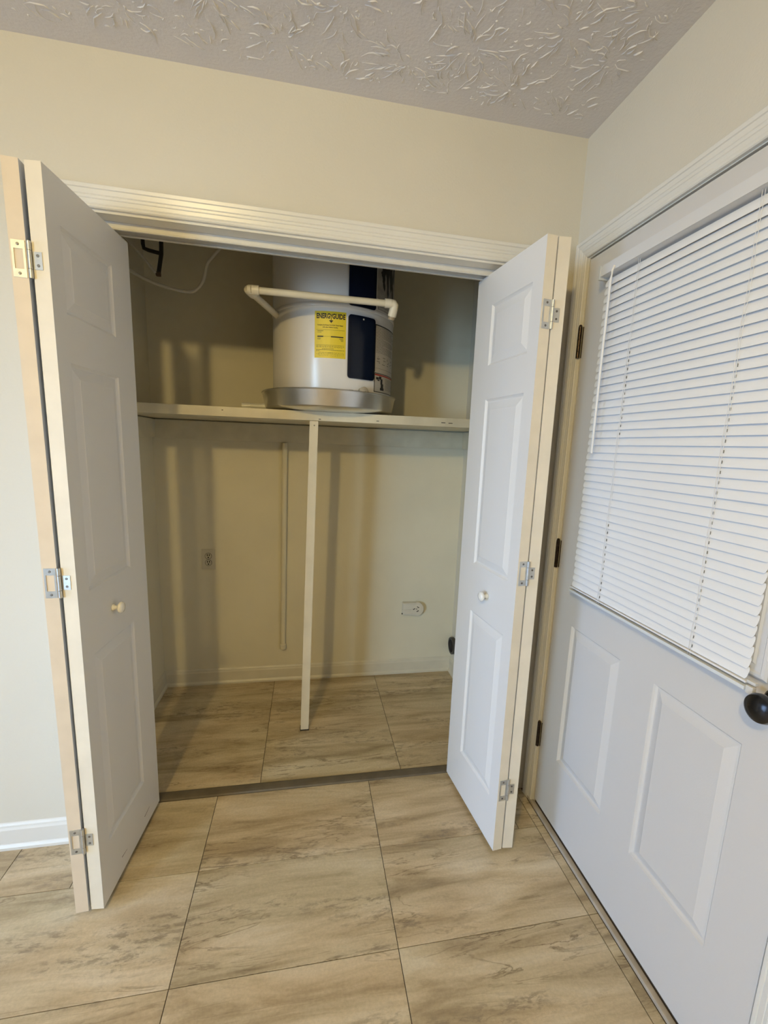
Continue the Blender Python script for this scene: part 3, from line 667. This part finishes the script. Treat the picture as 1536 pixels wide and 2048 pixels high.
# ------------------------------------------------------------------ pvc loop in front of the tank
ZP = 1.9605; YP = .300; XL, XR = -1.133, -.579
pl = root('relief_pipe', (-.86, YP, ZP)); tag(pl, 'cream plastic pipe with two elbows running across the front of the water heater', 'pipe')
MB().tube([(XL+.03, YP, ZP), (XR-.03, YP, ZP-.001)], .0126, 20).out('cross_pipe', PVC, pl, smooth=True)
def elbow(x, sx, d):
    mb = MB(); r = .0168; D = Vector(d).normalized(); c = Vector((x, YP, ZP)); e = Vector((sx, 0, 0))
    mb.tube([c+e*.040, c+e*.014], r, 20)
    P = [c+e*.014, c+e*.006+D*.001, c+e*.001+D*.006, c+D*.014]
    mb.tube(P, [r*.98, r, r, r*.98], 20); mb.tube([c+D*.013, c+D*.046], r, 20)
    mb.out('elbow', mat('elbow_pvc', (.78, .73, .60), .3), pl, smooth=True)
DL = (.095, .30, -.012); DR = (-.10, .26, -.60)
elbow(XL, 1, DL); elbow(XR, -1, DR)
MB().tube([(XL, YP, ZP), (XL+DL[0], YP+DL[1], ZP+DL[2])], .0130, 18).out('side_pipe', PVC, pl, smooth=True)
q = Vector(DR).normalized(); MB().tube([Vector((XR, YP, ZP))+q*.03, Vector((XR, YP, ZP))+q*.058], .0125, 18).out('side_pipe', mat('stained_pvc', (.42, .33, .22), .5, var=.3, vscale=40), pl, smooth=True, label='brown stained pipe end')

# ------------------------------------------------------------------ small things in the closet
wp = root('wall_pipe', (-1.048, .992, .205)); tag(wp, 'painted vertical pipe with rounded end cap on the closet back wall', 'pipe')
MB().tube([(-1.035, .983, 1.405), (-1.049, .996, .225)], .0145, 20).out('pipe_run', CLOSET, wp, smooth=True)
MB().lathe([(0, 0), (.012, .002), (.0175, .008), (.018, .014), (.018, .035), (.0145, .037)], 20, Matrix.Translation((-1.049, .990, .200))).out('end_cap', CLOSET, wp, smooth=True)
ou = root('duplex_outlet', (-1.452, 1.008, .695)); tag(ou, 'painted duplex outlet on the left of the closet back wall', 'outlet')
IV = mat('ivory_plate', (.60, .56, .45), .4)
MB().box(-1.487, -1.417, 1.0035, 1.0098, .693, .807, .0015).out('cover_plate', IV, ou, smooth=True)
for zc_ in (.732, .770):
    mb = MB().lathe([(0, 0), (.0165, 0), (.0165, .002), (0, .002)], 24, axis_T((-1.452, 1.0036, zc_), (0, -1, 0))); f_ = mb.out('receptacle_face', IV, ou, smooth=True)
    mb = MB().lathe([(.0160, 0), (.0168, .0021), (.0180, .0021), (.0180, 0)], 24, axis_T((-1.452, 1.0036, zc_), (0, -1, 0))).box(-1.4592, -1.4552, 1.0008, 1.0022, zc_, zc_+.011).box(-1.4488, -1.4448, 1.0008, 1.0022, zc_, zc_+.011)
    mb.lathe([(0, 0), (.0040, 0), (.0040, .001), (0, .001)], 12, axis_T((-1.452, 1.0018, zc_-.008), (0, -1, 0))); mb.out('slots', DARK, f_)
dr = root('dryer_outlet', (-.27, .99, .39)); tag(dr, 'white surface mounted dryer outlet with rounded end low on the closet back wall', 'outlet')
DRM = mat('dryer_outlet_plastic', (.66, .62, .52), .35)
bm_ = []; z0, z1, zc_ = .397, .470, .4335
pts = [(-.335, z0), (-.335, z1), (-.250, z1)]+[(-.250+.0365*0+.045*math.sin(t), zc_-.004+.0435*math.cos(t)) for t in [PI*i/12 for i in range(13)]]+[(-.275, z0-.003), (-.300, z0)]
n = len(pts)
mb = MB().add([(x, .976, z) for x, z in pts]+[(x, 1.0095, z) for x, z in pts], [tuple(range(n)), tuple(range(n, 2*n))[::-1]]+[(i, (i+1) % n, n+(i+1) % n, n+i) for i in range(n)]); mb.out('housing', DRM, dr)
MB().box(-.334, -.262, .9735, .9762, .432, .463, .001).out('cover_rib', DRM, dr, smooth=True)
MB().box(-.334, -.275, .9735, .9762, .404, .428, .001).out('cover_rib', DRM, dr, smooth=True)
f_ = MB().lathe([(0, 0), (.034, 0), (.034, .003), (0, .003)], 28, axis_T((-.249, .976, .4305), (0, -1, 0))).out('receptacle_face', DRM, dr, smooth=True)
mb = MB()
for (x, z, an) in ((-.266, .433, .5), (-.242, .444, -.6), (-.243, .419, .55)):
    mb.box(-.0075, .0075, -.001, .001, -.0022, .0022, T=Matrix.Translation((x, .9727, z)) @ Matrix.Rotation(-an, 4, 'Y'))
mb.lathe([(0, 0), (.003, 0), (.003, .001), (0, .001)], 12, axis_T((-.250, .9732, .433), (0, -1, 0))); mb.out('slots', DARK, f_)
MB().lathe([(0, 0), (.004, 0), (.004, .008), (0, .008)], 10, axis_T((-.333, .982, .402), (-1, 0, 0))).out('cable_hole', DARK, dr)
vt = root('dryer_vent', (-.02, .955, .14)); tag(vt, 'dark round vent collar low on the closet right wall behind the bifold', 'vent')
MB().lathe([(.040, 0), (.052, 0), (.052, .022), (.040, .022), (.040, .003)], 32, axis_T((-.0005, .955, .190), (-1, 0, 0))).out('collar', mat('vent_dark', (.045, .042, .038), .5), vt, smooth=True)
MB().lathe([(0, 0), (.040, 0), (.040, .003), (0, .003)], 32, axis_T((-.0005, .955, .190), (-1, 0, 0))).out('flap', DARK, vt, smooth=True)
bk = root('black_pipe', (-1.55, .7, 2.10)); tag(bk, 'black bent pipe hanging in the upper left of the closet', 'pipe')
MB().tube([(-1.530, .7, 2.44), (-1.5385, .7, 2.19), (-1.553, .7, 2.112)], .0085, 10).out('drop_pipe', PAT, bk, smooth=True)
MB().tube([(-1.612, .7, 2.44), (-1.610, .7, 2.222), (-1.607, .7, 2.206), (-1.590, .7, 2.200), (-1.542, .7, 2.192)], .0078, 10).out('bent_pipe', PAT, bk, smooth=True)
MB().box(-1.563, -1.545, .692, .708, 2.100, 2.116, .002).out('pipe_tip', WOODSTAIN, bk)
cb = root('white_cable', (-1.45, .7, 2.05)); tag(cb, 'white electrical cable sagging across the upper left of the closet', 'cable')
def spline(P, n=6):
    out = []; P = [Vector(p) for p in P]; Q = [P[0]]+P+[P[-1]]
    for i in range(1, len(Q)-2):
        for k in range(n):
            t = k/n; a, b, c, d = Q[i-1], Q[i], Q[i+1], Q[i+2]
            out.append(.5*((2*b)+(-a+c)*t+(2*a-5*b+4*c-d)*t*t+(-a+3*b-3*c+d)*t**3))
    return out+[P[-1]]
MB().tube(spline([(-1.708, .7, 2.135), (-1.671, .7, 2.114), (-1.599, .7, 2.080), (-1.509, .7, 2.056), (-1.430, .7, 2.048), (-1.397, .7, 2.064), (-1.372, .7, 2.098), (-1.362, .7, 2.134), (-1.350, .7, 2.175), (-1.318, .7, 2.215), (-1.285, .7, 2.27), (-1.25, .7, 2.44)]), .0072, 8).out('cable_run', CABLE, cb, smooth='all')
sb = root('cable_end', (-1.6, .69, 2.10)); tag(sb, 'short pale cable slanting down to the black pipe tip', 'cable')
MB().tube(spline([(-1.708, .69, 2.262), (-1.657, .69, 2.216), (-1.61, .69, 2.166), (-1.563, .69, 2.108)]), [.003]*6+[.0045]*6+[.0055]*7, 8).out('cable_run', CABLE, sb, smooth='all')
